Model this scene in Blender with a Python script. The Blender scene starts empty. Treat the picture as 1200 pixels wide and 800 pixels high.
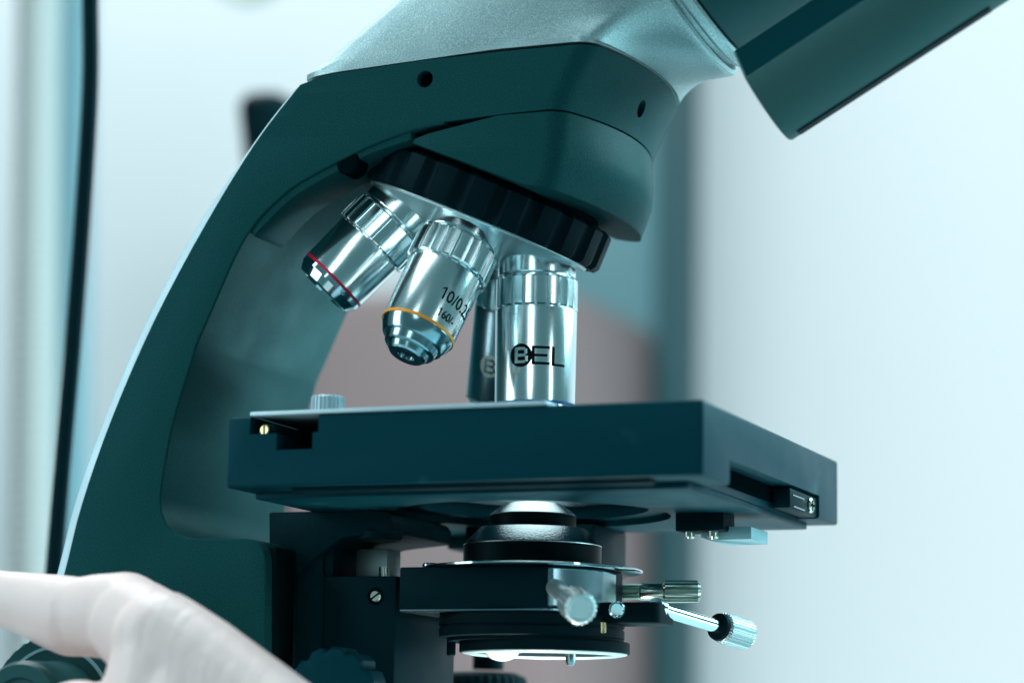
import bpy, bmesh, math, random
from mathutils import Vector, Matrix
random.seed(7)
S = 0.001                                   # all sizes below are millimetres
sc = bpy.context.scene
COL = sc.collection
PI = math.pi
V = Vector

# ------------------------------------------------------------------ materials
def mat(name, base, metallic=0.0, rough=0.5, bump=None, rvar=0.0, speck=None, spec=0.5, coat=0.0,
        smudge=None, sss=0.0, tint=None):
    m = bpy.data.materials.new(name); m.use_nodes = True
    nt = m.node_tree; N = nt.nodes; L = nt.links
    b = N['Principled BSDF']
    b.inputs['Base Color'].default_value = (*base, 1)
    b.inputs['Metallic'].default_value = metallic
    b.inputs['Roughness'].default_value = rough
    b.inputs['Specular IOR Level'].default_value = spec
    b.inputs['Coat Weight'].default_value = coat
    if tint: b.inputs['Specular Tint'].default_value = (*tint, 1)
    if sss:
        b.inputs['Subsurface Weight'].default_value = sss
        b.inputs['Subsurface Radius'].default_value = (0.006, 0.003, 0.002)
        b.inputs['Subsurface Scale'].default_value = 1.0
    tc = N.new('ShaderNodeTexCoord')
    def noise(scale, detail=3, vec=None):
        n = N.new('ShaderNodeTexNoise'); n.inputs['Scale'].default_value = scale
        n.inputs['Detail'].default_value = detail
        L.new(vec if vec else tc.outputs['Object'], n.inputs['Vector']); return n
    hgt = None
    if bump:
        scale, strength, dist = bump
        n = noise(scale, 3)
        bp = N.new('ShaderNodeBump'); bp.inputs['Strength'].default_value = strength
        bp.inputs['Distance'].default_value = dist * S
        L.new(n.outputs['Fac'], bp.inputs['Height']); L.new(bp.outputs['Normal'], b.inputs['Normal'])
    if rvar:
        n = noise(55, 6)
        mr = N.new('ShaderNodeMapRange')
        mr.inputs['From Min'].default_value = 0.3; mr.inputs['From Max'].default_value = 0.7
        mr.inputs['To Min'].default_value = rough - rvar; mr.inputs['To Max'].default_value = rough + rvar
        L.new(n.outputs['Fac'], mr.inputs['Value']); L.new(mr.outputs['Result'], b.inputs['Roughness'])
    if speck or smudge:
        mix = N.new('ShaderNodeMix'); mix.data_type = 'RGBA'
        mix.inputs['A'].default_value = (*base, 1)
        if speck:
            scale, lo, col = speck
            n = N.new('ShaderNodeTexVoronoi'); n.inputs['Scale'].default_value = scale
            L.new(tc.outputs['Object'], n.inputs['Vector'])
            mr = N.new('ShaderNodeMapRange')
            mr.inputs['From Min'].default_value = lo; mr.inputs['From Max'].default_value = lo * 0.6
            L.new(n.outputs['Distance'], mr.inputs['Value'])
            n2 = noise(scale * 0.13, 2)
            m2 = N.new('ShaderNodeMapRange'); m2.inputs['From Min'].default_value = 0.52; m2.inputs['From Max'].default_value = 0.62
            L.new(n2.outputs['Fac'], m2.inputs['Value'])
            mu = N.new('ShaderNodeMath'); mu.operation = 'MULTIPLY'
            L.new(mr.outputs['Result'], mu.inputs[0]); L.new(m2.outputs['Result'], mu.inputs[1])
            fac = mu.outputs[0]
        else:
            scale, lo, hi, col = smudge
            n = noise(scale, 8)
            mr = N.new('ShaderNodeMapRange'); mr.inputs['From Min'].default_value = lo; mr.inputs['From Max'].default_value = hi
            L.new(n.outputs['Fac'], mr.inputs['Value']); fac = mr.outputs['Result']
        mix.inputs['B'].default_value = (*col, 1)
        L.new(fac, mix.inputs['Factor']); L.new(mix.outputs['Result'], b.inputs['Base Color'])
    return m

M = {}
M['paint'] = mat('powder_coat_teal', (0.005, 0.046, 0.050), 0, 0.48, (1500, 0.22, 0.25), 0.05, smudge=(2300, 0.42, 0.70, (0.010, 0.066, 0.070)), spec=0.045, tint=(0.12, 0.62, 0.72))
M['stage'] = mat('stage_paint', (0.002, 0.036, 0.050), 0, 0.42, (1800, 0.05, 0.2), 0.06, smudge=(60, 0.64, 0.90, (0.03, 0.11, 0.13)), spec=0.08, tint=(0.12, 0.62, 0.72))
M['black'] = mat('black_paint', (0.002, 0.016, 0.022), 0, 0.45, (1300, 0.16, 0.3), 0.06, spec=0.06, tint=(0.12, 0.62, 0.72))
M['cast'] = mat('black_cast_paint', (0.002, 0.018, 0.024), 0, 0.5, (700, 0.35, 0.4), 0.06, spec=0.06, tint=(0.12, 0.62, 0.72))
M['rubber'] = mat('black_ring', (0.002, 0.009, 0.013), 0, 0.6, (900, 0.05, 0.2), 0.08, spec=0.1, tint=(0.12, 0.62, 0.72))
M['anod'] = mat('black_anodised', (0.003, 0.008, 0.010), 0.0, 0.42, (1600, 0.04, 0.2), 0.05, spec=0.08, tint=(0.12, 0.62, 0.72))
M['grey'] = mat('drum_paint', (0.022, 0.080, 0.085), 0, 0.33, (1500, 0.06, 0.2), 0.05, spec=0.15, tint=(0.12, 0.62, 0.72))
M['tube'] = mat('tube_paint', (0.040, 0.105, 0.107), 0, 0.5, (1300, 0.2, 0.3), 0.05, spec=0.1, tint=(0.12, 0.62, 0.72))
M['silver'] = mat('silver_paint', (0.27, 0.41, 0.43), 0.6, 0.40, (3000, 0.25, 0.2), 0.05, spec=0.5, smudge=(2600, 0.44, 0.66, (0.46, 0.62, 0.64)))
M['spine'] = mat('silver_spine', (0.42, 0.58, 0.64), 0.3, 0.45, (2300, 0.2, 0.3), 0.05)
M['chrome'] = mat('turned_steel', (0.80, 0.93, 0.95), 1.0, 0.20, (420, 0.02, 0.2), 0.04)
M['polish'] = mat('polished_steel', (0.60, 0.78, 0.82), 1.0, 0.10, None, 0.03)
M['plate'] = mat('satin_steel', (0.56, 0.72, 0.74), 0.9, 0.46, (900, 0.05, 0.2), 0.06)
M['cone'] = mat('blasted_steel', (0.34, 0.45, 0.48), 1.0, 0.22, (1800, 0.35, 0.3), 0.05, speck=(700, 0.16, (1.0, 1.0, 1.0)))
M['grip'] = mat('dull_steel', (0.40, 0.50, 0.52), 1.0, 0.42)
M['brass'] = mat('brass', (0.62, 0.55, 0.30), 1.0, 0.25)
M['nickel'] = mat('nickel', (0.62, 0.70, 0.62), 1.0, 0.22, (600, 0.03, 0.2), 0.04)
M['bluesteel'] = mat('blued_steel', (0.34, 0.52, 0.56), 1.0, 0.18, None, 0.04)
M['darksteel'] = mat('dark_steel', (0.27, 0.41, 0.46), 1.0, 0.22, None, 0.05)
M['ink'] = mat('engraved_ink', (0.006, 0.010, 0.010), 0, 0.9, spec=0.05)
M['pale_ink'] = mat('pale_ink', (0.9, 0.9, 0.78), 0.6, 0.6)
M['red'] = mat('red_band', (0.55, 0.006, 0.05), 0, 0.35, spec=0.5)
M['orange'] = mat('orange_band', (0.85, 0.30, 0.012), 0, 0.35)
M['blue'] = mat('blue_band', (0.01, 0.10, 0.30), 0, 0.3)
M['white_band'] = mat('white_band', (0.8, 0.82, 0.8), 0, 0.35)
M['band'] = mat('tube_shade_paint', (0.002, 0.028, 0.034), 0, 0.8, spec=0.0)  # shade on the eyepiece tube's upper flank, put into a colour
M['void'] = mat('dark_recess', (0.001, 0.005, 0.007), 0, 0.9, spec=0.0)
M['lens'] = mat('lens_glass', (0.85, 0.82, 0.72), 0, 0.08, coat=0.5)
M['lensd'] = mat('lens_dark', (0.01, 0.02, 0.03), 0, 0.05, coat=1.0)
M['wall'] = mat('wall_paint', (0.735, 0.83, 0.86), 0, 0.8, (60, 0.05, 1.0))
M['post'] = mat('post_paint', (0.016, 0.075, 0.088), 0, 0.6, (40, 0.05, 1.0))
M['panel'] = mat('panel_paint', (0.13, 0.31, 0.35), 0, 0.6, (40, 0.05, 1.0))
M['mauve'] = mat('cabinet_paint', (0.275, 0.205, 0.203), 0, 0.55, (30, 0.05, 1.0), smudge=(3, 0.4, 0.75, (0.20, 0.162, 0.164)))
M['trim'] = mat('trim_paint', (0.22, 0.42, 0.48), 0, 0.6)
M['hose'] = mat('hose_plastic', (0.44, 0.45, 0.44), 0, 0.6)
M['cable'] = mat('cable_rubber', (0.002, 0.010, 0.014), 0, 0.45, spec=0.08, tint=(0.12, 0.62, 0.72))
M['green'] = mat('green_plastic', (0.50, 0.68, 0.55), 0, 0.5)
M['table'] = mat('table_laminate', (0.45, 0.52, 0.53), 0, 0.5)

def glove_mat():
    m = mat('latex_glove', (0.76, 0.612, 0.590), 0, 0.42, None, 0.05, spec=0.35, sss=0.12)
    nt = m.node_tree; N = nt.nodes; L = nt.links; b = N['Principled BSDF']
    tc = N['Texture Coordinate']
    mp = N.new('ShaderNodeMapping'); mp.inputs['Scale'].default_value = (170, 60, 35); mp.inputs['Rotation'].default_value = (0, 0.15, 0)
    L.new(tc.outputs['Object'], mp.inputs['Vector'])
    n1 = N.new('ShaderNodeTexNoise'); n1.inputs['Scale'].default_value = 1.0; n1.inputs['Detail'].default_value = 5
    n1.inputs['Distortion'].default_value = 0.6
    L.new(mp.outputs['Vector'], n1.inputs['Vector'])
    n2 = N.new('ShaderNodeTexNoise'); n2.inputs['Scale'].default_value = 1400
    L.new(tc.outputs['Object'], n2.inputs['Vector'])
    b1 = N.new('ShaderNodeBump'); b1.inputs['Strength'].default_value = 0.35; b1.inputs['Distance'].default_value = 0.0016
    b2 = N.new('ShaderNodeBump'); b2.inputs['Strength'].default_value = 0.12; b2.inputs['Distance'].default_value = 0.0003
    L.new(n1.outputs['Fac'], b1.inputs['Height']); L.new(n2.outputs['Fac'], b2.inputs['Height'])
    L.new(b1.outputs['Normal'], b2.inputs['Normal']); L.new(b2.outputs['Normal'], b.inputs['Normal'])
    return m
M['glove'] = glove_mat()

# ------------------------------------------------------------------ object helpers
WL = {}                                      # world location (mm) of every object's origin
def link(o, parent, wl):
    COL.objects.link(o); WL[o.name] = V(wl)
    if parent is not None:
        o.parent = parent; o.location = (V(wl) - WL[parent.name]) * S
    else:
        o.location = V(wl) * S
    return o
def empty(name, wl, label=None, cat=None, group=None, parent=None):
    o = bpy.data.objects.new(name, None); o.empty_display_size = 0.01
    link(o, parent, wl); tag(o, label, cat, group); return o
def tag(o, label=None, cat=None, group=None, kind=None):
    if label: o['label'] = label
    if cat: o['category'] = cat
    if group: o['group'] = group
    if kind: o['kind'] = kind
    return o
def obj(name, bm, m, parent=None, sharp=32, wl=None):
    if wl is None: wl = WL[parent.name] if parent is not None else V((0, 0, 0))
    wl = V(wl)
    bmesh.ops.remove_doubles(bm, verts=bm.verts[:], dist=1e-4)
    bmesh.ops.recalc_face_normals(bm, faces=bm.faces[:])
    for v in bm.verts: v.co = (v.co - wl) * S
    me = bpy.data.meshes.new(name); bm.to_mesh(me); bm.free()
    me.shade_smooth()
    me.set_sharp_from_angle(angle=math.radians(sharp))
    me.materials.append(M[m] if isinstance(m, str) else m)
    o = bpy.data.objects.new(name, me)
    return link(o, parent, wl)
def BM(): return bmesh.new()
def join(bm, other):
    me = bpy.data.meshes.new('t'); other.to_mesh(me); other.free(); bm.from_mesh(me); bpy.data.meshes.remove(me); return bm

def bool_bm(a, b, op):
    """boolean of two bmeshes (mm), result as a bmesh"""
    oa = bpy.data.objects.new('tmp_a', bpy.data.meshes.new('ta')); ob = bpy.data.objects.new('tmp_b', bpy.data.meshes.new('tb'))
    for bmx, o in ((a, oa), (b, ob)):
        bmesh.ops.recalc_face_normals(bmx, faces=bmx.faces[:]); bmx.to_mesh(o.data); bmx.free(); COL.objects.link(o)
    md = oa.modifiers.new('b', 'BOOLEAN'); md.operation = op; md.object = ob; md.solver = 'EXACT'
    dg = bpy.context.evaluated_depsgraph_get(); dg.update()
    me = bpy.data.meshes.new_from_object(oa.evaluated_get(dg))
    r = bmesh.new(); r.from_mesh(me)
    for o in (oa, ob):
        d = o.data; bpy.data.objects.remove(o); bpy.data.meshes.remove(d)
    bpy.data.meshes.remove(me)
    return r

def bevel(bm, off, seg=2, ang=30):
    es = [e for e in bm.edges if len(e.link_faces) == 2 and e.calc_face_angle(0) > math.radians(ang)]
    if es: bmesh.ops.bevel(bm, geom=es, offset=off, segments=seg, profile=0.5, affect='EDGES', clamp_overlap=True)
    return bm
def box(x0, x1, y0, y1, z0, z1, bv=0.0, seg=2, bm=None):
    t = bmesh.new()
    bmesh.ops.create_cube(t, size=1)
    for v in t.verts:
        v.co = V(((x0 + x1) / 2 + v.co.x * (x1 - x0), (y0 + y1) / 2 + v.co.y * (y1 - y0), (z0 + z1) / 2 + v.co.z * (z1 - z0)))
    if bv: bevel(t, bv, seg)
    return join(bm, t) if bm is not None else t
def prism(pts, axis, a, b, bv=0.0, seg=2, ang=30, bm=None):
    """polygon pts in the plane normal to axis, extruded from a to b.  axis y: pts=(x,z); axis z: pts=(x,y); axis x: pts=(y,z)"""
    t = bmesh.new()
    def mk(p, h):
        return {'y': V((p[0], h, p[1])), 'z': V((p[0], p[1], h)), 'x': V((h, p[0], p[1]))}[axis]
    A = [t.verts.new(mk(p, a)) for p in pts]; B = [t.verts.new(mk(p, b)) for p in pts]
    n = len(pts)
    t.faces.new(A); t.faces.new(B[::-1])
    for i in range(n): t.faces.new((A[i], B[i], B[(i + 1) % n], A[(i + 1) % n]))
    bmesh.ops.recalc_face_normals(t, faces=t.faces[:])
    if bv: bevel(t, bv, seg, ang)
    return join(bm, t) if bm is not None else t
def basis(d, ref=None):
    d = V(d).normalized()
    g = V(ref) if ref is not None else (V((0, -1, 0)) if abs(d.y) < 0.9 else V((1, 0, 0)))
    g = (g - d * g.dot(d)).normalized(); h = d.cross(g)
    return d, g, h
def lathe(prof, o, d, n=64, ref=None, rf=None, cap=(True, True), bm=None):
    """prof: list of (s, r) along axis d from point o; rf(angle, s, r) modulates the radius"""
    t = bmesh.new(); d, g, h = basis(d, ref); o = V(o); rings = []
    for s, r in prof:
        ring = []
        for k in range(n):
            a = 2 * PI * k / n; rr = rf(a, s, r) if rf else r
            ring.append(t.verts.new(o + d * s + (g * math.cos(a) + h * math.sin(a)) * rr))
        rings.append(ring)
    for A, B in zip(rings, rings[1:]):
        for k in range(n): t.faces.new((A[k], A[(k + 1) % n], B[(k + 1) % n], B[k]))
    if cap[0]: t.faces.new(rings[0])
    if cap[1]: t.faces.new(rings[-1][::-1])
    return join(bm, t) if bm is not None else t
def cyl(p0, p1, r, n=32, ch=0.0, bm=None):
    p0, p1 = V(p0), V(p1); L = (p1 - p0).length
    pr = [(0, r - ch), (ch, r), (L - ch, r), (L, r - ch)] if ch else [(0, r), (L, r)]
    return lathe(pr, p0, p1 - p0, n, bm=bm)
def loft(rings, bm=None, caps=(True, True)):
    t = bmesh.new(); R = [[t.verts.new(V(p)) for p in ring] for ring in rings]; n = len(R[0])
    for A, B in zip(R, R[1:]):
        for k in range(n): t.faces.new((A[k], A[(k + 1) % n], B[(k + 1) % n], B[k]))
    if caps[0]: t.faces.new(R[0])
    if caps[1]: t.faces.new(R[-1][::-1])
    return join(bm, t) if bm is not None else t
def spline(pts, per=6, closed=False):
    P = [V(p) for p in pts]; out = []; n = len(P)
    for i in range(n - 1):
        p0 = P[max(i - 1, 0)]; p1 = P[i]; p2 = P[i + 1]; p3 = P[min(i + 2, n - 1)]
        for k in range(per):
            t = k / per
            out.append(0.5 * ((2 * p1) + (p2 - p0) * t + (2 * p0 - 5 * p1 + 4 * p2 - p3) * t * t + (3 * p1 - p0 - 3 * p2 + p3) * t ** 3))
    out.append(P[-1]); return out
def tube(pts, r, n=16, bm=None):
    P = [V(p) for p in pts]; rings = []; up = V((0.3, 1, 0.1))
    for i, p in enumerate(P):
        d = (P[min(i + 1, len(P) - 1)] - P[max(i - 1, 0)]).normalized(); _, g, h = basis(d, up)
        rr = r[i] if isinstance(r, (list, tuple)) else r
        rings.append([p + (g * math.cos(2 * PI * k / n) + h * math.sin(2 * PI * k / n)) * rr for k in range(n)])
    return loft(rings, bm)
def flutes(N, depth, width=0.35, phase=0.0):
    def f(a, s, r):
        u = (a / (2 * PI) * N + phase) % 1.0
        return r - depth if u < width else r
    return f

# ------------------------------------------------------------------ camera
CAM = V((268.475, -690.695, -94.12))
yaw, pitch, roll = (math.radians(a) for a in (21.78, 9.448, 0.997))
cy, sy, cp, sp = math.cos(yaw), math.sin(yaw), math.cos(pitch), math.sin(pitch)
fwd = V((-sy * cp, cy * cp, sp)); r0 = V((cy, sy, 0)); u0 = r0.cross(fwd)
right = r0 * math.cos(roll) + u0 * math.sin(roll); up = u0 * math.cos(roll) - r0 * math.sin(roll)
cam = bpy.data.cameras.new('camera'); co = bpy.data.objects.new('camera', cam); COL.objects.link(co)
mw = Matrix.Identity(4)
for i in range(3): mw[i][0] = right[i]; mw[i][1] = up[i]; mw[i][2] = -fwd[i]; mw[i][3] = CAM[i] * S
co.matrix_world = mw
cam.lens = 90; cam.sensor_width = 36; cam.clip_start = 0.02; cam.clip_end = 100
cam.dof.use_dof = True; cam.dof.focus_distance = 0.735; cam.dof.aperture_fstop = 6.8; cam.dof.aperture_blades = 0
sc.camera = co
def at_y(px, py, y):                         # a point of the photograph taken to the plane at depth y (mm)
    d = fwd + right * ((px - 600) / 3000) - up * ((py - 400) / 3000)
    return CAM + d * ((y - CAM.y) / d.y)

# ------------------------------------------------------------------ MICROSCOPE
mic = empty('microscope', (-30, 0, -215),
            'dark teal and silver laboratory microscope with steel objectives above a black stage', 'microscope')

# nosepiece geometry
BETA = math.radians(23); NAX = V((-math.sin(BETA), 0, -math.cos(BETA))); EAX = V((math.cos(BETA), 0, -math.sin(BETA))); YAX = V((0, 1, 0))
APEX = V((0, 0, 110)); SR = 58.0
def odir(phi):
    p = math.radians(phi); return NAX * math.cos(BETA) + (EAX * math.cos(p) + YAX * math.sin(p)) * math.sin(BETA)

# ---- front plan of the head
ZS = [(-400, 21.4, 30.6), (84, 21.2, 30.5), (88, 21.4, 30.6), (91, 22.6, 31.0), (95, 24.3, 32.0), (99, 26.3, 33.6), (103, 28.6, 35.4), (106, 30.3, 37.0), (140, 50, 57)]
NS = [(50, 13, 14), (56, 15.5, 18.5), (60, 16.8, 22.6), (62, 17.4, 24.9), (64.5, 17.9, 27.3), (68, 18.7, 29.8), (72, 19.5, 31.8), (77, 20.4, 31.9), (82, 21.0, 31.2), (87.4, 21.4, 30.5)]
def plan(xc, xf, back, W=40.0, n=18):
    Rc, A = 7.0, math.radians(70)
    y1 = Rc * (1 - math.cos(A)); xa = xf - (xf - xc) * ((W - y1) / W) ** 2.0; xt = xa - Rc * math.sin(A)
    cr = [(xt + Rc * math.sin(A * k / 6), Rc * (1 - math.cos(A * k / 6))) for k in range(6)]
    pts = [(back, -W)] + [(a, -W + b) for a, b in cr]
    for i in range(n + 1):
        y = -W + y1 + (2 * W - 2 * y1) * i / n
        pts.append((xf - (xf - xc) * (abs(y) / W) ** 2.0, y))
    pts += [(a, W - b) for a, b in cr[::-1]] + [(back, W)]
    return pts
front = loft([[(x, y, z) for x, y in plan(xc, xf, -420)] for z, xc, xf in ZS])
# ---- arm profile (x, z)
outer = [(-152, -190), (-146, -120), (-140, -70), (-131.9, -39.7), (-127.1, -19.7), (-118.3, 5.3), (-105.3, 34.0), (-89.4, 62.0), (-73.5, 85.8), (-60, 101.5)]
outer = [p[:2] for p in spline([(x, z, 0) for x, z in outer], 4)]
inner = [(-13.6, 86.2), (-24.2, 84.8), (-36.7, 81.3), (-45.6, 77.9), (-59.1, 72.0), (-67, 66.5), (-72.6, 61.2), (-77.6, 54.0), (-82.3, 44.4), (-87.3, 33.2), (-90.3, 26.7), (-91.8, 21.8), (-97.3, 3.6), (-100.1, -13.0), (-100.6, -19.0)]
inner = [p[:2] for p in spline([(x, z, 0) for x, z in inner], 4)]
prof = outer + [(-50, 103.9), (-19.4, 105.5), (5, 106), (60, 106), (60, 88), (21, 88), (7, 87.8)] + inner
prof += [(-100.2, -22.5), (-98.2, -26.4), (-95, -29), (-91, -30.4), (-72, -30.8), (-68.5, -31.8), (-66.5, -34), (-65.8, -37), (-65.0, -60), (-62, -190)]
armb = prism(prof, 'y', -40, 40)
es = [e for e in armb.edges if all(abs(abs(v.co.y) - 40) < 1e-3 for v in e.verts) and abs(e.verts[0].co.y - e.verts[1].co.y) < 1e-3
      and not (min(v.co.z for v in e.verts) > 86 and max(v.co.x for v in e.verts) > -57)]
bmesh.ops.bevel(armb, geom=es, offset=2.2, segments=4, profile=0.5, affect='EDGES', clamp_overlap=True)
armb = bool_bm(armb, front, 'INTERSECT')
# two screw holes
hole = cyl((-19.8, -45, 99.9), (-19.8, -33, 99.9), 2.5, 28)
armb = bool_bm(armb, hole, 'DIFFERENCE')
hole = cyl((44, -3.4, 96.5), (26, -0.4, 96.5), 2.5, 28)
armb = bool_bm(armb, hole, 'DIFFERENCE')
arm = obj('arm', armb, 'paint', mic, 28)
sb = cyl((-19.8, -36.4, 99.9), (-19.8, -35, 99.9), 2.45, 20)  # black disc paints the recess shade at the hole bottom
obj('screw_or_hole_bottom', sb, 'void', arm)
sb = cyl((30.4, -1.2, 96.5), (29.0, -0.9, 96.5), 2.45, 20)  # same painted dark bottom for the front hole
obj('screw_or_hole_bottom', sb, 'void', arm)
# raised lip along the underside of the arm
lipn = [(-24, 82.5), (-36.7, 79.4), (-45.6, 75.6), (-58.4, 69.7), (-66, 64.4), (-73.6, 57.2)]
lipu = [(-75.5, 62.5), (-66, 70), (-59, 74), (-45, 80), (-36, 84), (-24, 88)]
for s in (-1, 1):
    obj('arm_lip', prism([p[:2] for p in spline([(x, z, 0) for x, z in lipn], 4)] + lipu, 'y', s * 39.2, s * 21, 0.5, 2, 40), 'paint', arm)
# silver spine behind the arm
so = [(x - 3.6 * (1 if z < 60 else max(0.45, (103 - z) / 43)), z + 0.6) for x, z in outer]
spine = prism(so + [(x + 4, z - 1) for x, z in outer[::-1]], 'y', -38.3, 38.3, 1.2, 2, 40)
obj('back_cover', spine, 'spine', mic)
# nose block under the head
def nplan(xc, xf):
    p = plan(xc, xf, -18)
    return [(-38, -10), (-35, -24), (-29, -34), (-23, -38.6)] + p[:-1] + [p[-1], (-23, 38.6), (-29, 34), (-35, 24), (-38, 10)]
nb = loft([[(x, y, z) for x, y in nplan(xc, xf)] for z, xc, xf in NS])
r_ = bmesh.ops.bisect_plane(nb, geom=nb.verts[:] + nb.edges[:] + nb.faces[:], plane_co=(2, 0, 87.2), plane_no=(-0.17, 0, 1), clear_outer=True)
bmesh.ops.contextual_create(nb, geom=[q for q in r_['geom_cut'] if isinstance(q, bmesh.types.BMEdge)])
res = bmesh.ops.bisect_plane(nb, geom=nb.verts[:] + nb.edges[:] + nb.faces[:], plane_co=APEX + NAX * 35.3, plane_no=NAX, clear_outer=True)
ce = [g for g in res['geom_cut'] if isinstance(g, bmesh.types.BMEdge)]
bmesh.ops.contextual_create(nb, geom=ce)
r_ = bmesh.ops.bisect_plane(nb, geom=nb.verts[:] + nb.edges[:] + nb.faces[:], plane_co=(24, 0, 64.4), plane_no=(-0.2, 0, -1), clear_outer=True)
bmesh.ops.contextual_create(nb, geom=[q for q in r_['geom_cut'] if isinstance(q, bmesh.types.BMEdge)])
P2 = V((-0.2, 0, -1)).normalized()
on = lambda v: abs((v.co - APEX).dot(NAX) - 35.3) < 1e-3 or abs((v.co - V((24, 0, 64.4))).dot(P2)) < 1e-3
ce = [e for e in nb.edges if len(e.link_faces) == 2 and all(on(v) for v in e.verts) and e.calc_face_angle(0) > 0.5]
bmesh.ops.bevel(nb, geom=ce, offset=1.8, segments=4, profile=0.5, affect='EDGES', clamp_overlap=True)
obj('nose_block', nb, 'paint', mic, 28)

# ---- silver head cover: from the plan outline up to the round inclined flange
TH = math.radians(29.5); TAX = V((math.cos(TH), 0, math.sin(TH))); TUP = V((-math.sin(TH), 0, math.cos(TH)))
FR = 42.0
FC = V((56.5, 0, 106.3)) + TUP * FR
def resample(pts, n):
    P = [V(p) for p in pts] + [V(pts[0])]; L = [0]
    for a, b in zip(P, P[1:]): L.append(L[-1] + (b - a).length)
    out = []; j = 0
    for i in range(n):
        t = L[-1] * i / n
        while L[j + 1] < t: j += 1
        out.append(P[j].lerp(P[j + 1], (t - L[j]) / max(1e-9, L[j + 1] - L[j])))
    return out
NR = 128
def z_at(x): return 103.4 if x < -58 else 103.4 + min(1.0, (x + 58) / 60) * 2.9
base = [(x, y, 0) for x, y in plan(30.3, 37.0, -61.5, 40.0, 40)]
base = base[1:-1] + [(30 - 6 - k * 4, 40, 0) for k in range(1, 19)] + [(-55, 39, 0), (-59.5, 36, 0), (-61.5, 30, 0)] + [(-62, 30 - k * 5, 0) for k in range(1, 12)] + [(-61.5, -30, 0), (-59.5, -36, 0), (-55, -39, 0)] + [(-48 + k * 4, -40, 0) for k in range(0, 18)]
base = [V((x, y, z_at(x) + 0.55)) for x, y, _ in base]
# rotate so that index 0 is the front centre (y=0, max x), counter-clockwise in angle
base = resample(base, NR)
i0 = max(range(NR), key=lambda i: base[i].x - abs(base[i].y) * 0.02)
base = base[i0:] + base[:i0]
if base[5].y < 0: base = [base[0]] + base[1:][::-1]
tot = 0
def top_ring(R, off):
    out = []
    for i in range(NR):
        b = base[i]; ang = math.atan2(b.y / 42.0, (b.x + 12) / 50.0)          # 0 at the front, pi at the back
        out.append(FC + TAX * off + (-TUP * math.cos(ang) + YAX * math.sin(ang)) * R)
    return out
T0 = top_ring(FR, 0)
rings = [base, [b + V((0, 0, 1.6)) for b in base]]
for k in range(1, 14):
    t = k / 14
    ring = []
    for i in range(NR):
        b, q = base[i], T0[i]
        fr = max(0.0, (b.x - 8) / 30.0); fr = min(1.0, fr)
        tz = t ** (1.0 + 0.5 * fr)                                            # swoop out towards the flange at the front
        p = b.lerp(q, t); p.z = b.z + (q.z - b.z) * (t * (1 - fr) + fr * t)
        sag = math.sin(PI * t) * fr * 5.0
        p -= (TAX * 0.5 + V((0.8, 0, -0.25))) * sag * 0.6
        ring.append(p)
    rings.append(ring)
rings += [T0, top_ring(FR, 1.2), top_ring(FR - 0.8, 2.0)]
obj('head_cover', loft(rings), 'silver', mic, 30)
# rounded-down seam shadow gap is real: cover starts 0.5 mm above the arm
# ---- swivel ring, drum and eyepiece tubes
pr = [(2.0, FR - 3), (3.4, FR - 3), (3.4, FR - 1.2), (4.2, FR - 0.6), (6.4, FR - 0.6), (7.2, FR - 1.4), (7.2, FR - 2.6)]
obj('swivel_ring', lathe(pr, FC, TAX, 96, TUP), 'silver', mic)
drum = lathe([(7.0, FR - 3.5), (8.0, FR - 2.2), (92, FR - 2.2), (95, FR - 5)], FC, TAX, 96, TUP)
drum = obj('binocular_head', drum, 'grey', mic)
def tube_sec(a):                                                                # round tube with one flat flank
    return 14.6
for s in (-1,):
    c0 = V((78.3, 33.0 * s, 88.6))
    t = lathe([(0.0, 14.2), (0.5, 14.6), (118, 14.6), (118.6, 14.2)], c0, TAX, 64, TUP)
    flat = box(-1, 1, -1, 1, -1, 1)
    # chamfer flat on the outer upper flank
    nrm = (YAX * s * 0.80 + TUP * 0.60).normalized()
    res = bmesh.ops.bisect_plane(t, geom=t.verts[:] + t.edges[:] + t.faces[:], plane_co=c0 + nrm * 12.4, plane_no=nrm, clear_outer=True)
    bmesh.ops.contextual_create(t, geom=[g for g in res['geom_cut'] if isinstance(g, bmesh.types.BMEdge)])
    tb = obj('eyepiece_tube', t, 'tube', mic, 30)
    flat.free()
    st = BM()
    for k, (a0, a1) in enumerate(((3.5, 64.0),)):
        q0 = c0 + TAX * a0 - TUP * 14.5; q1 = c0 + TAX * a1 - TUP * 14.5
        hw = 1.6; hh = 0.55
        rings_ = []
        for q in (q0, q1):
            rings_.append([q + YAX * hw - TUP * hh, q - YAX * hw - TUP * hh, q - YAX * hw + TUP * 0.8, q + YAX * hw + TUP * 0.8])
        loft(rings_, st)
    obj('tube_rib', st, 'black', tb)
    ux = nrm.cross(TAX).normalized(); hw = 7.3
    obj('tube_shade', loft([[c0 + TAX * q + nrm * (12.4 + e_) + ux * w_ for w_, e_ in ((-hw, -0.4), (hw, -0.4), (hw, 0.12), (-hw, 0.12))] for q in (0.6, 118)]), 'band', tb)  # thin strip with the flank's shade painted into its colour
    # bridge carrying the tube at the far end of the drum
    br = loft([[c0 + TAX * a + TUP * u + YAX * y for u, y in ((-12, -13 * s), (-12, 12 * s), (52, 12 * s), (62, -12 * s), (62, -26 * s), (20, -26 * s))] for a in (95, 112)])
    bevel(br, 2.0, 3)
    obj('tube_housing', br, 'grey', mic)

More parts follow.
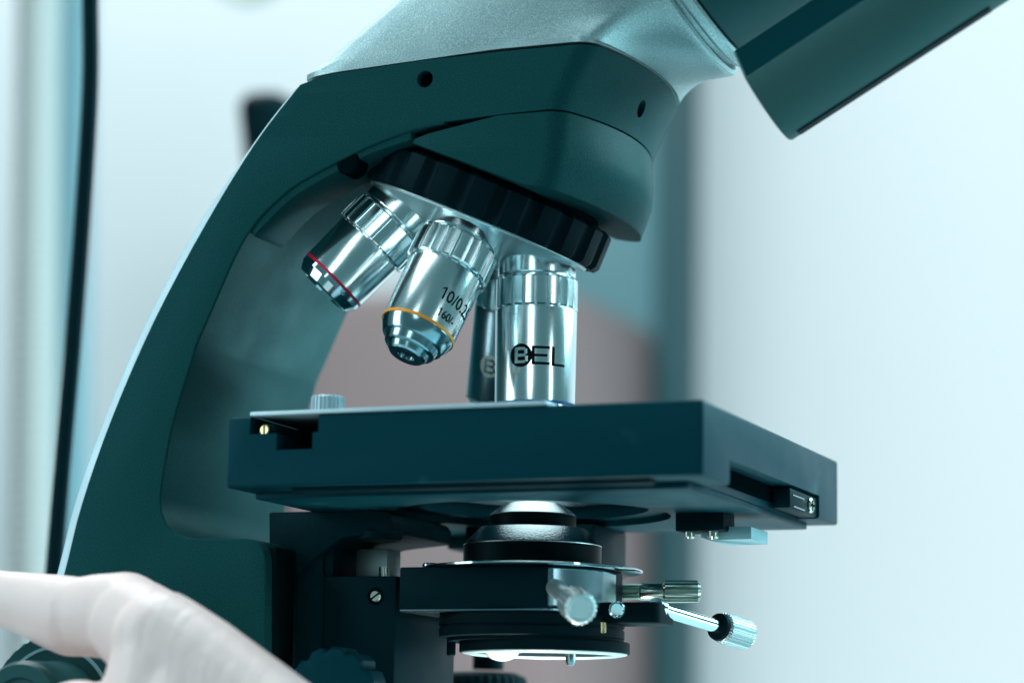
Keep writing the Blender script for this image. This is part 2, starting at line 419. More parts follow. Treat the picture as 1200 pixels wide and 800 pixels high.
# ---- nosepiece
def scallop(a, s, r):
    u = (a / (2 * PI) * 22) % 1.0
    if u < 0.46: return r - 2.0 * math.sin(PI * u / 0.46) ** 0.8
    return r
npn = lathe([(36.6, 30), (36.6, 36.8), (37.6, 38.4), (47.2, 38.4), (48.5, 37.4), (48.5, 30)], APEX, NAX, 264, YAX, scallop)
ring = obj('nosepiece_ring', npn, 'rubber', mic, 38)
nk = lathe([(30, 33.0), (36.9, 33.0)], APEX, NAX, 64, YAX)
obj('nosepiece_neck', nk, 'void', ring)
cone_t = lambda r: 53.39 + (22.66 - r) * math.tan(BETA)
pl = lathe([(46.5, 34.6), (48.8, 34.8), (49.3, 34.4), (cone_t(33.2) + 0.2, 33.0), (cone_t(20), 20), (cone_t(9), 9), (cone_t(8) + 0.2, 5)], APEX, NAX, 96, YAX)
obj('turret_plate', pl, 'plate', mic)
# plug in the unused fifth port
d = odir(144)
obj('port_plug', lathe([(54, 9.6), (58.6, 9.6), (59.4, 8.8)], APEX, d, 40), 'darksteel', mic)
# dark disc at the arm lip, a hole's shade put into its colour
obj('lip_hole_shade', cyl(at_y(407, 190, -39.7), at_y(407, 190, -39.7) + V((0, 7, 0)), 3.7, 32, 0.6), 'void', mic)

# ---- objectives
def wrap(bm, ctr, d, g, h, R, th0, s0):
    for v in bm.verts:
        th = th0 + v.co.x / R
        v.co = ctr + d * (s0 - v.co.y) + (g * math.cos(th) + h * math.sin(th)) * (R + v.co.z)
def slice_x(bm, step=0.4):
    xs = [v.co.x for v in bm.verts]; x = min(xs) + step
    while x < max(xs):
        bmesh.ops.bisect_plane(bm, geom=bm.verts[:] + bm.edges[:] + bm.faces[:], plane_co=(x, 0, 0), plane_no=(1, 0, 0)); x += step
def text_bm(s, size, narrow=1.0):
    c = bpy.data.curves.new('t', 'FONT'); c.body = s; c.size = size; c.resolution_u = 4; c.offset = size * 0.012
    o = bpy.data.objects.new('t', c); COL.objects.link(o)
    dg = bpy.context.evaluated_depsgraph_get(); dg.update()
    me = bpy.data.meshes.new_from_object(o.evaluated_get(dg))
    b = bmesh.new(); b.from_mesh(me); bpy.data.objects.remove(o); bpy.data.curves.remove(c); bpy.data.meshes.remove(me)
    bmesh.ops.triangulate(b, faces=b.faces[:])
    for v in b.verts: v.co.x *= narrow
    return b
def number_bm(rest, size, narrow):
    k = size / 5.3
    b = bmesh.new()
    for poly in ([(0.95, 0), (1.5, 0), (1.5, 3.75), (0.95, 3.75)], [(0.1, 2.72), (0.95, 3.15), (0.95, 3.75), (0.1, 3.05)]):
        b.faces.new([b.verts.new((x * k * narrow / 0.88, y * k, 0.0)) for x, y in poly])
    t = text_bm(rest, size, narrow)
    for v in t.verts: v.co.x += 2.15 * k * narrow / 0.88
    return join(b, t)
def rects(L, z):
    b = bmesh.new()
    for x0, x1, y0, y1 in L:
        q = [b.verts.new((x, y, z)) for x, y in ((x0, y0), (x1, y0), (x1, y1), (x0, y1))]; b.faces.new(q)
    slice_x(b); return b
def disc(r, z, x=0, n=40, k=1.0):
    b = bmesh.new(); b.faces.new([b.verts.new((x + r * math.cos(2 * PI * i / n), k * r * math.sin(2 * PI * i / n), z)) for i in range(n)])
    bmesh.ops.triangulate(b, faces=b.faces[:]); slice_x(b); return b
def knurl_rf(N, dep, w):
    def f(a, s, r):
        u = (a / (2 * PI) * N) % 1.0
        if u < w: return r - dep
        x = (u - w - (1 - w) / 2) * 2 * PI / N
        return r - 0.28 + r * (1 - 1 / math.cos(x)) * -2.0
    return f
def objective(phi, band_s, band_m, bR, nose, nose_m='polish', barrel_m='chrome', kR=12.5):
    d = odir(phi); o = APEX + d * SR
    _, g, h = basis(d, -fwd)
    if h.dot(right) < 0: h = -h
    b = lathe([(-5, 11.5), (3.5, 11.5), (3.8, 11.3), (3.8, 10.2), (4.7, 10.2), (4.7, 9)], o, d, 96, g)
    lathe([(13.4, 9), (13.4, bR - 0.5), (14.0, bR - 0.5), (14.0, bR - 0.1), (14.25, bR), (band_s, bR - 0.35)], o, d, 96, g, bm=b)
    ob = obj('objective', b, barrel_m, mic, 30)
    k = lathe([(4.5, 9), (4.5, kR - 0.9), (5.1, kR - 0.35), (5.1, kR), (13.2, kR), (13.6, kR - 0.35), (13.6, 9)], o, d, 352, g, knurl_rf(22, 0.9, 0.22))
    obj('knurled_ring', k, 'chrome', ob, 20)
    bd = lathe([(band_s - 0.05, bR - 1), (band_s - 0.05, bR - 0.25), (band_s + 0.85, bR - 0.25), (band_s + 0.85, bR - 1)], o, d, 96, g)
    obj('colour_band', bd, band_m, ob)
    ns = lathe([(band_s + 0.8, bR - 2)] + [(band_s + s, r) for s, r in nose], o, d, 96, g)
    ns = obj('front_cone', ns, nose_m, ob, 24)
    s1, r1 = nose[-1]
    return ob, o, d, g, h
# 4x, red band
ob, o, d, g, h = objective(-144, 28.6, 'red', 11.3, [(0.8, 10.9), (2.2, 10.8), (4.6, 9.4), (4.9, 8.9), (5.0, 7.2), (4.4, 7.0), (4.3, 5.6)])
tag(ob, 'short objective with a red band, at the left')
obj('lens', lathe([(33.0, 5.7), (33.1, 5.0), (33.3, 3)], o, d, 48, g), 'lensd', ob)
# 10x, orange band, with writing
ob, o, d, g, h = objective(-72, 33.2, 'orange', 11.3, [(0.8, 10.8), (1.2, 10.75), (4.3, 9.3), (4.7, 8.9), (4.75, 8.1), (6.7, 7.6), (7.1, 7.2), (7.15, 6.2), (8.6, 5.7), (9.1, 5.1), (9.1, 2.6), (8.3, 2.5)], nose_m='bluesteel')
tag(ob, 'objective with an orange band, marked 10')
obj('lens', lathe([(41.6, 2.55), (41.7, 1)], o, d, 32, g), 'lensd', ob)
tb = number_bm('0/0.25', 5.3, 0.88); slice_x(tb); wrap(tb, o, d, g, h, 11.16, math.radians(8), 26.2)
obj('lettering', tb, 'ink', ob)
tb = number_bm('60/-', 3.6, 0.9); slice_x(tb); wrap(tb, o, d, g, h, 11.12, math.radians(16), 31.2)
obj('lettering', tb, 'ink', ob)
# 40x, blue band, with the maker's mark
def mark(ob, o, d, g, h, R, th, s0, inkm, knock):
    k = disc(3.42, 0.02, -4.5)
    wrap(k, o, d, g, h, R, th, s0); obj('emblem', k, inkm, ob)
    y1 = 2.35
    b = rects([(-6.4, -5.4, -y1, y1), (-5.4, -3.2, y1 - .85, y1), (-5.4, -3.0, -.42, .42), (-5.4, -3.1, -y1, -y1 + .85), (-3.4, -2.55, .42, y1 - .5), (-3.2, -2.35, -y1 + .5, -.25)], 0.05)
    wrap(b, o, d, g, h, R, th, s0); obj('lettering', b, knock, ob)
    y2 = 2.7
    b = rects([(-1.25, -0.35, -y2, y2), (-0.35, 4.1, y2 - .75, y2), (-0.35, 3.4, -.36, .36), (-0.35, 4.1, -y2, -y2 + .75),
               (4.75, 5.65, -y2 - .2, y2), (5.65, 9.3, -y2 - .2, -y2 + .45)], 0.02)
    wrap(b, o, d, g, h, R, th, s0); obj('lettering', b, inkm, ob)
ob, o, d, g, h = objective(0, 41.5, 'blue', 12.05, [(0.8, 11.6), (1.4, 11.5), (4.0, 9.0), (4.3, 7.5), (6.5, 5.2), (8.5, 4.0), (9.0, 2.0)])
tag(ob, 'upright objective with a blue band, marked with a round letter emblem')
mark(ob, o, d, g, h, 11.92, 0, 28.6, 'ink', 'chrome')
# long one behind
ob, o, d, g, h = objective(72, 43.0, 'white_band', 12.0, [(0.8, 11.6), (1.8, 11.3), (4.0, 8.6), (8, 4.4), (10.0, 3.6), (10.2, 2.0)], barrel_m='darksteel')
tag(ob, 'dark long objective half hidden behind the upright one')
mark(ob, o, d, g, h, 11.85, math.radians(-4), 31, 'pale_ink', 'darksteel')

# ---- stage
st = box(-64, 73, -68.7, 68.7, -19.66, 0, 0.9, 3)
for c in (box(-57.2, -36.3, -80, -40, -5.0, 20), box(-48.9, -38.0, -80, -40, -9.6, 3), box(66.0, 90, -45.1, 46.5, -60, -12.9)):
    st = bool_bm(st, c, 'DIFFERENCE')
st = bool_bm(st, cyl((0, 0, -40), (0, 0, -8), 33.5, 72), 'DIFFERENCE')
st = bool_bm(st, cyl((0, 0, -40), (0, 0, 20), 17, 48), 'DIFFERENCE')
stage = obj('stage', st, 'stage', mic, 30)
lp = box(-61, 65.6, -57, 60, -21.6, -19.5, 0.4, 2)
lp = bool_bm(lp, cyl((0, 0, -40), (0, 0, -8), 40, 96), 'DIFFERENCE')
obj('stage_underplate', lp, 'stage', stage)
rl = box(-45, 58, -66.5, -61.5, -21.0, -19.5, 0.3, 1)
obj('slide_rail', rl, 'black', stage)
tr = lathe([(-12, 33.3), (-12, 30.5), (-16, 30.5), (-16, 33.3)], (0, 0, 0), (0, 0, 1), 96, cap=(False, False))
obj('hole_ring', tr, 'darksteel', stage)
obj('bounce_disc', lathe([(-6.5, 17.2), (-5.5, 17.2)], (0, 0, 0), (0, 0, 1), 64), 'white_band', stage)  # pale disc added to bounce the glow down onto the condenser cones
tp = box(-57.1, 30, -69.2, -35, 0.02, 1.15, 0.2, 2)
obj('slide_plate', tp, 'spine', stage)
kn = lathe([(1.1, 4.2), (1.1, 4.7), (6.3, 4.7), (6.8, 4.3)], (-40.3, -55, 0), (0, 0, 1), 144, None, flutes(24, 0.35, 0.4))
obj('clamp_knob', kn, 'spine', stage, 20)
rod = cyl((-52.6, -66.0, -3.6), (-47.5, -41, -4.4), 1.9, 24, 0.3); rod = obj('guide_rod', rod, 'black', stage)
sw = cyl((-53.6, -67.2, -3.7), (-53.3, -65.4, -3.7), 1.55, 24, 0.3); box(-53.9, -53.2, -67.35, -67.1, -5.1, -2.3, bm=sw); obj('screw', sw, 'brass', rod)
obj('slot_shade', box(65.9, 66.6, -45.0, 46.4, -17.6, -13.0), 'void', stage)  # dark plate with the slot's inner shade put into its colour
cb = box(67.0, 72.3, 17, 46.2, -19.4, -13.6, 0.5, 2); cb = obj('slot_block', cb, 'black', stage)
g1 = box(72.2, 72.6, 19, 31, -15.7, -15.3); box(72.2, 72.6, 20, 32, -18.9, -18.5, bm=g1); obj('slot_rail', g1, 'darksteel', cb)
sw = cyl((72.0, 38.3, -16.6), (73.2, 38.3, -16.6), 2.3, 28, 0.4); obj('screw', sw, 'nickel', cb)
cr = box(73.15, 73.3, 36.7, 39.9, -16.95, -16.25); box(73.15, 73.32, 37.95, 38.65, -18.2, -15.0, bm=cr); obj('screw_slot', cr, 'void', cb)
# spring clip under the stage
q0 = at_y(791, 622, 4); q1 = at_y(848, 622, 4)
cl = box(q0.x, q1.x, 4, 15, q0.z, -21.4, 0.5, 2); cl = obj('clip_block', cl, 'rubber', stage)
for px in (808, 836):
    q = at_y(px, 622, 7)
    obj('screw', cyl((q.x, 7, q.z + 1), (q.x, 7, q.z - 2.2), 1.6, 24, 0.5), 'nickel', cl)
q2 = at_y(884, 634, 12)
gp = prism([(q0.x + 6, q0.z - 1.5), (q0.x + 9, q0.z - 2.4), (q2.x, q0.z - 2.2), (q2.x, q0.z + 1.4), (q1.x, q0.z + 1.6), (q0.x + 6, q0.z + 0.6)], 'y', 9, 26, 0.3)
obj('clip_plate', gp, 'trim', cl)

# ---- stage bracket, column and rack
bp = [(-74.6, -21.5), (-39, -21.5), (-36, -22.3), (-34.8, -24), (-34.8, -28.0), (-46, -29.0), (-50.8, -29.6), (-56, -33.0), (-65.5, -39.8), (-73.6, -45.4)]
brk = prism(bp, 'y', -22, 22, 0.7, 2, 25)
brk = obj('stage_bracket', brk, 'cast', mic)
obj('bracket_boss', cyl((-41, -16, -29.9), (-41, -16, -27), 6.5, 40, 0.5), 'black', brk)
far = box(-34, 8, 30, 60, -36, -21.4, 1, 2); box(-34, -6, 36, 60, -52, -36, 0.8, 2, bm=far)
obj('drive_housing', far, 'black', mic)
col = prism([(-70, -33), (-57, -33), (-57, -39), (-56.2, -40), (-56.2, -150), (-70, -150)], 'y', -21, 21, 0.6, 2)
col = obj('stage_column', col, 'cast', mic)
obj('guide_plate', box(-57, -44.3, -4, 6, -41, -31, 0.4, 2), 'plate', col)
obj('guide_plate', box(-60, -54, -20, -4, -41, -30, 0.6, 2), 'black', col)
gr = box(-69, -64.6, -36, -23, -110, -33, 0.3, 2); obj('slide_guide', gr, 'anod', col)
obj('screw', cyl((-68.5, -36.2, -46.4), (-68.5, -37.0, -46.4), 1.5, 20, 0.3), 'plate', col)
st1 = tube([at_y(450, 664, -8), at_y(450, 690, -8)], 1.5, 12); obj('screw', st1, 'nickel', col)
# condenser carrier
ca = box(-56, -33.0, -22, 22, -150, -40.5, 0.8, 2)
ca = obj('condenser_carrier', ca, 'black', mic)
sw = cyl((-39.4, -21.5, -46.3), (-39.4, -22.5, -46.3), 1.75, 28, 0.35); sw = obj('screw', sw, 'nickel', ca)
obj('screw_slot', prism([(-40.7, -46.95), (-40.4, -47.3), (-38.0, -45.6), (-38.3, -45.25)], 'y', -22.45, -22.62), 'void', sw)
obj('screw_rim', lathe([(0, 1.8), (0, 2.5), (0.12, 2.5), (0.12, 1.8)], (-39.4, -22.0, -46.3), (0, -1, 0), 32), 'void', sw)
kb = lathe([(0, 12.2), (0.8, 13.2), (9, 13.2), (10, 12.4), (10.3, 10.5), (10.3, 0.5)], (-41.0, -37.0, -75.0), (0, -1, 0), 144, None, lambda a, s, r: r - (1.1 * max(0, math.sin(a * 12)) if r > 12.0 else 0))
obj('condenser_knob', kb, 'stage', mic, 25)
obj('knob_shaft', cyl((-41, -21, -75), (-41, -38, -75), 4, 24), 'darksteel', ca)

# ---- condenser
Z = V((0, 0, 1)); DN = V((0, 0, -1))
cd = lathe([(24.4, 8), (24.4, 12.4), (25.7, 12.6), (26.0, 15.9), (30.6, 19.9)], (0, 0, 0), DN, 96, cap=(False, False))
bodyb = lathe([(22.0, 9), (22.0, 12.55), (24.6, 12.55), (25.9, 12.4), (25.9, 11)], (0, 0, 0), DN, 96)
lathe([(30.5, 18), (30.5, 20.0), (37.6, 20.0)], (0, 0, 0), DN, 96, bm=bodyb)
cond = obj('condenser', bodyb, 'anod', mic)
obj('condenser_collar', lathe([(25.8, 12.2), (25.8, 15.4), (26.1, 15.9), (30.5, 19.85), (30.7, 20.05), (30.9, 20.0), (30.9, 12)], (0, 0, 0), DN, 128), 'cone', cond)
obj('condenser_tip', lathe([(18.6, 6), (18.5, 8.0), (18.8, 8.5), (21.8, 12.5), (22.1, 12.6), (22.3, 12.3), (22.3, 8)], (0, 0, 0), DN, 128), 'cone', cond)
obj('lens', lathe([(18.7, 6.1), (18.3, 4), (18.1, 1)], (0, 0, 0), DN, 48), 'lens', cond)
cd.free()
# thin plate and clamp ring
obj('top_plate', lathe([(37.4, 18), (37.4, 31.6), (37.6, 32), (38.0, 32), (38.2, 31.5), (38.2, 18)], (0, 0, 0), DN, 128), 'polish', cond)
for x, y in ((-27, -12), (-24, 14)):
    obj('screw', cyl((x, y, -36.2), (x, y, -37.5), 2.2, 24, 0.4), 'polish', cond)
ho = [(-31, -24.5), (12.5, -24.5), (15.5, -23.6), (22.6, -14.5), (24.6, -9), (24.6, 9), (22, 15), (15, 24), (-31, 24)]
holder = obj('condenser_holder', prism(ho, 'z', -50.2, -38.3, 0.5, 2, 20), 'black', mic)
obj('lower_edge', prism([(x * 0.995, y * 0.995) for x, y in ho], 'z', -50.9, -50.1, 0.2, 1, 20), 'darksteel', holder)
sl = [(14.2, -24.6), (15.6, -24.1), (22.9, -14.8), (25.1, -9), (25.1, 2), (24.0, 2), (24.0, -9), (21, -14), (14.2, -22)]
obj('side_sleeve', prism(sl, 'z', -49.6, -39.0, 0.25, 1, 20), 'darksteel', holder)
obj('iris_ring', lathe([(50.8, 20), (50.8, 26.2), (51.4, 26.7), (54.1, 26.7), (54.3, 26.2), (54.7, 26.2), (54.9, 26.7), (57.3, 26.7), (57.6, 26.2), (57.6, 18)], (0.2, 0, 0), DN, 128), 'rubber', cond)
obj('lower_ring', lathe([(57.5, 20), (57.5, 25.3), (58.6, 25.3), (58.6, 20)], (1.5, 0, 0), DN, 128), 'rubber', cond)
fo = lathe([(58.3, 12), (58.3, 24.2), (58.6, 24.5), (61.4, 24.5), (61.6, 24.3), (61.6, 22)], (4.2, 0, 0), DN, 128)
fh = obj('filter_holder', fo, 'rubber', cond)
obj('holder_rim', lathe([(61.5, 23.9), (61.9, 23.6), (62.3, 21.4), (61.7, 20.6), (61.0, 20.4), (61.0, 23.9)], (4.2, 0, 0), DN, 128, cap=(False, False)), 'plate', fh)
obj('filter_glass', lathe([(61.0, 20.6), (60.9, 10)], (4.2, 0, 0), DN, 64), 'lensd', fh)
obj('lens', lathe([(60.5, 5.2), (61.2, 5.2), (62.6, 4.4), (63.6, 2.8), (64.1, 1.0)], (-6.5, -6.0, 0), DN, 48), 'lens', fh)
obj('lens_mount', lathe([(60.5, 5.9), (61.5, 5.9), (61.7, 5.2), (61.2, 5.0)], (-6.5, -6.0, 0), DN, 48), 'brass', fh)
obj('pin', lathe([(61, 1.45), (64.2, 1.45), (65.2, 1.0), (65.5, 0.4)], (15.6, -9, 0), DN, 24), 'darksteel', fh)
obj('stop_pin', lathe([(57.3, 1.3), (62.3, 1.3), (62.6, 0.9)], (-21.5, -8, 0), DN, 20), 'rubber', cond)
obj('post', cyl(at_y(707, 729, -17), at_y(707, 741, -17), 0.8, 16), 'brass', cond)
# screws of the holder: near one
def thumb(parent, p0, p1, r0, r1, l1, nfl, m, thread=0):
    p0, p1 = V(p0), V(p1); L = (p1 - p0).length; d = p1 - p0
    pr = []
    if thread:
        n = 14
        for k in range(n): pr += [(k * thread / n, r0 - 0.3), ((k + .5) * thread / n, r0)]
        pr += [(thread, r0 - 0.4)]
    else: pr = [(0, r0)]
    pr += [((thread or 0) + 0.6, r0), (L - l1, r0)]
    t = obj('thumb_screw', lathe(pr, p0, d, 40), m, parent, 40)
    k = lathe([(L - l1, r0 * 0.6), (L - l1 + 0.01, r1 - 0.8), (L - l1 + 0.7, r1), (L - 0.7, r1), (L, r1 - 0.7), (L, r1 - 1.2), (L - 0.3, r1 - 1.5), (L - 0.3, 0.4)], p0, d, nfl * 6, None, lambda a, s, r: r - (0.32 if ((a / (2 * PI) * nfl) % 1 < 0.4 and r > r1 - 0.5) else 0))
    obj('knurled_head', k, m, t, 20)
    return t
thumb(holder, at_y(650, 688, -23.5), at_y(681, 713, -50), 2.5, 4.45, 11, 20, 'plate')
a0 = at_y(716, 693, 14); a1 = at_y(820, 693, 24)
thumb(holder, a0, a1, 2.5, 3.35, 11.0, 14, 'nickel', thread=8)
blk = at_y(752, 712, 4)
ib = obj('lever_block', prism([(20, -9), (40, -9), (41.5, -7.5), (41.5, 5), (20, 9)], 'z', -53.6, -47.6, 0.7, 2), 'rubber', cond)
obj('screw_or_hole_bottom', cyl((29.5, -9.0, -49.8), (29.5, -9.9, -49.8), 2.4, 28, 0.7), 'polish', ib)
p0 = at_y(770, 712, -2); p1 = at_y(875, 744, 34)
dd = (p1 - p0).normalized()
lv = obj('iris_lever', lathe([(0, 2.9), (2.6, 2.9), (3.4, 2.0), (14.6, 2.0), ((p1 - p0).length - 6, 2.0)], p0 - dd * 1.0, dd, 32), 'polish', mic)
L = (p1 - p0).length
obj('washer', lathe([(L - 13.2, 2.2), (L - 13.2, 3.9), (L - 12.2, 4.1), (L - 12.1, 2)], p0, dd, 40), 'rubber', lv)
obj('lever_grip', lathe([(L - 11.6, 3.7), (L - 11.0, 4.5), (L - 0.8, 4.5), (L, 3.6)], p0, dd, 168, None, flutes(28, 0.3, 0.4)), 'grip', lv, 20)
# stage drive knobs hanging at the far side
sk = lathe([(21, 5), (63, 5), (63, 4)], (-45, 78, 0), DN, 40)
sk = obj('stage_drive', sk, 'black', mic)
obj('drive_knob', lathe([(64, 10), (65.2, 13.2), (66.5, 14), (78, 14), (79, 13), (79, 7), (92, 7)], (-46.5, 78, 0), DN, 120, None, flutes(30, 0.5, 0.4)), 'rubber', sk)
obj('drive_arm', box(-52, -30, 58, 86, -26, -19.7, 1, 2), 'black', sk)

# ---- base, illuminator and focus knobs
bs = prism([(-158, -212), (-158, -196), (-150, -188), (40, -188), (96, -198), (100, -212)], 'y', -78, 78, 5, 3)
obj('base', bs, 'paint', mic)
obj('foot', box(-150, 92, -70, 70, -215, -211.5, 0.8), 'rubber', mic)
il = lathe([(-190, 30), (-172, 30), (-166, 26), (-160, 25)], (0, 0, 0), Z, 64)
il = obj('illuminator', il, 'anod', mic)
obj('field_lens', lathe([(-160.5, 22), (-158.5, 15), (-158, 4)], (0, 0, 0), Z, 64), 'lens', il)
for s in (-1, 1):
    kx, kz = (-116.0, -81.0)
    cf = lathe([(38, 13), (48, 13), (48, 21.5), (50, 22.5), (66, 22.5), (67.5, 21.5), (67.5, 14.5), (69, 14), (84, 13.6), (86, 12.5), (86, 9), (85, 8.4), (85, 1)], (kx, 0, kz), (0, s, 0), 160, None,
               lambda a, s_, r: r - (0.5 if ((a / (2 * PI) * 40) % 1 < 0.4 and r > 22.2) else 0))
    cf = obj('focus_knob', cf, 'grey', mic, 25)
    obj('knob_ring', lathe([(67.4, 18.5), (68.0, 18.4), (68.0, 17.6), (67.4, 17.5)], (kx, 0, kz), (0, s, 0), 64, cap=(False, False)), 'trim', cf)

# ------------------------------------------------------------------ GLOVED HAND
def capsule(bm, p0, p1, r0, r1, n=20):
    p0, p1 = V(p0), V(p1); d = p1 - p0; L = d.length
    pr = []
    for k in range(7):
        a = PI / 2 * (1 - k / 6); pr.append((-r0 * math.sin(a), max(0.05, r0 * math.cos(a))))
    for k in range(7):
        a = PI / 2 * k / 6; pr.append((L + r1 * math.sin(a), max(0.05, r1 * math.cos(a))))
    return lathe(pr, p0, d, n, bm=bm)
hb = BM()
def chain(P, R):
    for (a, ra), (b, rb) in zip(zip(P, R), zip(P[1:], R[1:])): capsule(hb, a, b, ra, rb)
Wr = at_y(462, 1025, -118)                                       # wrist
TM = at_y(190, 750, -106)                                        # thumb knuckle
# thumb: wrist side - metacarpal - knuckle
chain([at_y(395, 945, -108), at_y(297, 846, -106), at_y(232, 784, -106), TM], [21, 16.5, 14.2, 13.0])
chain([at_y(180, 742, -97), at_y(146, 722, -92), at_y(116, 721, -91), at_y(100, 722, -90), at_y(93, 722, -90), at_y(86, 722, -90), at_y(64, 716, -89), at_y(40, 709, -88), at_y(0, 700, -87), at_y(-25, 700, -86), at_y(-60, 716, -85), at_y(-92, 730, -84)], [11.5, 12.0, 11.3, 10.9, 9.2, 10.9, 10.2, 9.0, 7.6, 7.6, 8.2, 6.8])

chain([at_y(-5, 690, -84), at_y(26, 694, -86)], [5.4, 4.6])
chain([at_y(160, 733, -96), at_y(208, 766, -102), at_y(250, 803, -104)], [12.6, 13.6, 14.6])
# palm and knuckles
KN = {'i': at_y(92, 858, -116), 'm': at_y(110, 935, -116), 'r': at_y(150, 1005, -110), 'p': at_y(200, 1060, -102)}
for k, rr in (('i', 13.5), ('m', 13.5), ('r', 12.5), ('p', 11.5)):
    chain([Wr + V((0, 0, 6 if k == 'i' else -2)), KN[k].lerp(Wr, 0.4), KN[k]], [20, 15.5, rr])
chain([at_y(228, 790, -105), at_y(205, 865, -112)], [13.5, 16])
chain([at_y(297, 850, -104), at_y(260, 915, -114)], [16, 18])
chain([at_y(190, 760, -106), at_y(172, 850, -112)], [12.5, 14])
# index on top of the others, all curling over the knob face
def finger(k, l, r, drop, inward):
    p = KN[k]; a = p + V((-l[0], 2 + inward * 0.3, drop[0])); b = a + V((-l[1], inward, drop[1])); c = b + V((-l[2], inward * 1.4, drop[2]))
    chain([p, a, b, c], [r + 1.6, r, r - 0.7, r - 1.8])
finger('i', (34, 20, 10), 9.0, (0.5, -6, -9), 7)
finger('m', (38, 22, 10), 9.2, (3, -5, -9), 8)
finger('r', (35, 20, 9), 8.6, (4, -4, -8), 9)
finger('p', (27, 16, 8), 7.6, (4, -3, -6), 9)
# forearm leaving the frame
chain([Wr, Wr + V((75, -25, -95)), Wr + V((150, -55, -200))], [25, 30, 38])
for v in hb.verts: v.co *= S
me = bpy.data.meshes.new('hand_src'); hb.to_mesh(me); hb.free()
tmp = bpy.data.objects.new('hand_src', me); COL.objects.link(tmp)
md = tmp.modifiers.new('r', 'REMESH'); md.mode = 'VOXEL'; md.voxel_size = 0.0010
md = tmp.modifiers.new('s', 'SMOOTH'); md.factor = 0.5; md.iterations = 6
dg = bpy.context.evaluated_depsgraph_get(); dg.update()
hm = bpy.data.meshes.new_from_object(tmp.evaluated_get(dg)); hm.name = 'person'
bpy.data.objects.remove(tmp); bpy.data.meshes.remove(me)
hm.shade_smooth(); hm.materials.clear(); hm.materials.append(M['glove'])
wl = Wr
hm.transform(Matrix.Translation(-wl * S))
person = link(bpy.data.objects.new('person', hm), None, wl)
tag(person, "person's hand in a white latex glove turning the focus knob at the lower left", 'person')

# ------------------------------------------------------------------ SURROUNDINGS
tbl = box(-700, 700, -350, 420, -245, -215.2, 3, 2)
tag(obj('table_top', tbl, 'table', None, wl=(0, 0, -230)), kind='structure')
wl_ = box(-3200, 2600, 2050, 2150, -900, 1700)
tag(obj('wall', wl_, 'wall', None, wl=(0, 2100, -900)), kind='structure')
def panel(name, px0, px1, py0, py1, y, depth, m, label, cat, bv=4):
    a = at_y(px0, py0, y); b = at_y(px1, py1, y); b.x = at_y(px1, py1, y + depth).x
    o = obj(name, box(a.x, b.x, y, y + depth, min(a.z, b.z), max(a.z, b.z), bv, 2), m, None, wl=((a.x + b.x) / 2, y + depth / 2, min(a.z, b.z)))
    return tag(o, label, cat)
panel('door_post', 772, 816, -500, 1400, 1750, 50, 'post', 'tall dark teal upright blurred behind the right of the stage', 'post')
panel('cabinet', 180, 772, 352, 1400, 1500, 300, 'mauve', 'mauve grey cabinet blurred behind the objectives and stage', 'cabinet', 25)
panel('wall_panel', 560, 776, -500, 1400, 1900, 60, 'panel', 'mid blue panel blurred behind the nosepiece, left of the teal upright', 'panel')
sq = [at_y(px, py, 1000) for px, py in ((60, -80), (97, -80), (88, 880), (50, 880))]
tag(obj('wall_strip', prism([(q.x, q.z) for q in sq], 'y', 1000, 1020, 2), 'trim', None, wl=sq[3]), 'blue grey vertical strip blurred between the pale hose and the black cable', 'strip')
hz = at_y(46, -60, 620); hz2 = at_y(36, 860, 620)
hb_ = BM()
prf = []
z = 0.0
while z < (hz - hz2).length: prf += [(z, 12.4), (z + 3.5, 13.8), (z + 7, 12.4)]; z += 7.2
lathe(prf, hz2, hz - hz2, 32, bm=hb_)
tag(obj('hose', hb_, 'hose', None, wl=hz2), 'pale grey ribbed hose hanging at the far left edge', 'hose')
cpts = [at_y(106, -120, 60), at_y(106, 0, 60), at_y(106, 100, 60), at_y(98, 240, 60), at_y(86, 400, 60), at_y(72, 560, 60), at_y(62, 680, 60), at_y(52, 800, 60), at_y(45, 1000, 60)]
tag(obj('cable', tube(spline(cpts, 5), 2.95, 20), 'cable', None, wl=at_y(45, 1000, 60)), 'thick black cable hanging down beside the microscope arm', 'cable')
hd = BM()
a = at_y(284, 112, 520); b = at_y(345, 108, 520); c = at_y(350, 320, 520); d_ = at_y(306, 320, 520)
prism([(a.x, a.z), (b.x, b.z), (c.x, c.z), (d_.x, d_.z)], 'y', 505, 535, 11, 4, bm=hd)
prism([(d_.x + 4, d_.z + 5), (c.x - 4, c.z + 5), (c.x - 4, -215), (d_.x + 4, -215)], 'y', 510, 525, 2, 2, bm=hd)
tag(obj('clamp_stand', hd, 'cable', None, wl=((c.x + d_.x) / 2, 517, -215)), 'dark stand poking up blurred behind the upper arm', 'stand')
gc = at_y(286, -56, 1700)
gd = lathe([(0, 44), (8, 50), (22, 50), (30, 46), (30, 40), (26, 38), (26, 1)], gc + V((0, 30, 0)), (0, -1, 0), 48)
tag(obj('wall_disc', gd, 'green', None, wl=gc), 'pale green round disc blurred at the top edge, left of the silver head', 'disc')

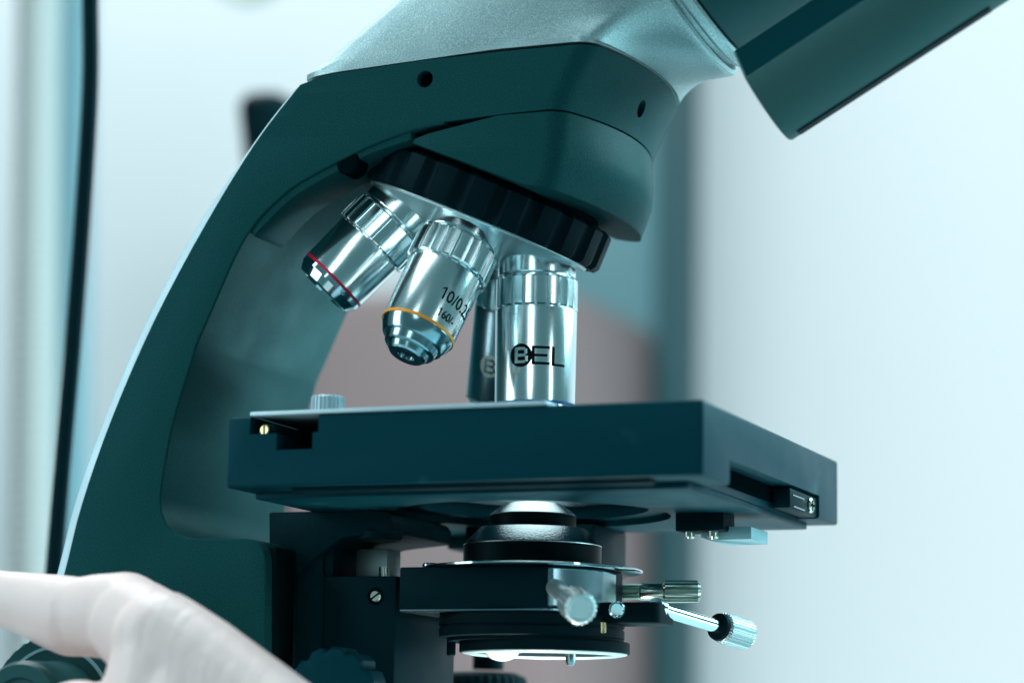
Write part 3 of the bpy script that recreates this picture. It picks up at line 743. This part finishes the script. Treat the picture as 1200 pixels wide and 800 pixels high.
# ------------------------------------------------------------------ LIGHT
w = bpy.data.worlds.new('World'); sc.world = w; w.use_nodes = True
bg = w.node_tree.nodes['Background']; bg.inputs['Color'].default_value = (0.30, 0.70, 0.78, 1); bg.inputs['Strength'].default_value = 0.24
def lamp(name, loc, target, sx, sy_, power, col=(0.80, 0.96, 1.0)):
    l = bpy.data.lights.new(name, 'AREA'); l.shape = 'RECTANGLE'; l.size = sx * S; l.size_y = sy_ * S
    l.energy = power; l.color = col
    o = bpy.data.objects.new(name, l); COL.objects.link(o); o.location = V(loc) * S
    o.rotation_euler = (V(target) - V(loc)).to_track_quat('-Z', 'Y').to_euler()
    return o
lamp('ceiling_light', (-300, -80, 900), (-20, 0, 60), 600, 500, 8.0)
lamp('window_light', (650, 620, 620), (20, 0, 0), 600, 600, 22.0, (0.48, 0.93, 1.0))
lamp('bench_light', (560, 230, -125), (0, 0, 40), 400, 140, 1.0, (0.66, 0.95, 1.0))
lamp('left_light', (-640, -480, 200), (0, 0, 50), 300, 800, 3.6)
lamp('front_light', (120, -1000, 480), (0, 0, 40), 220, 700, 1.7)
lamp('right_light', (900, -380, 200), (0, 0, 40), 90, 400, 0.6)
lamp('wall_light', (-900, 900, 1900), (-500, 2050, 300), 2400, 300, 45.0, (0.95, 0.98, 1.0))
lamp('wall_light', (600, 900, -700), (200, 2050, 200), 2200, 300, 20.5, (0.97, 0.98, 1.0))
sp_ = bpy.data.lights.new('arm_patch_spot', 'SPOT'); sp_.energy = 6.5; sp_.color = (0.36, 0.90, 1.0); sp_.spot_size = math.radians(13); sp_.spot_blend = 0.6; sp_.shadow_soft_size = 0.035  # unseen spot added to throw a lit patch onto the arm
so_ = bpy.data.objects.new('arm_patch_spot', sp_); COL.objects.link(so_); so_.location = V((125, 530, -110)) * S
so_.rotation_euler = (V((-78, -14, 56)) - V((125, 530, -110))).to_track_quat('-Z', 'Y').to_euler()
lamp('microscope_lamp', (0, 0, -156), (0, 0, 0), 24, 24, 0.2, (1.0, 0.96, 0.88))
lamp('condenser_glow', (0, 0, -18.0), (0, 0, 0), 9, 9, 0.017, (0.9, 0.97, 1.0))

sc.view_settings.view_transform = 'Standard'; sc.view_settings.look = 'None'
sc.view_settings.exposure = 0; sc.view_settings.gamma = 1
sc.cycles.max_bounces = 8; sc.cycles.caustics_reflective = False; sc.cycles.caustics_refractive = False
sc.cycles.use_denoising = True
sc.cycles.sample_clamp_indirect = 6.0
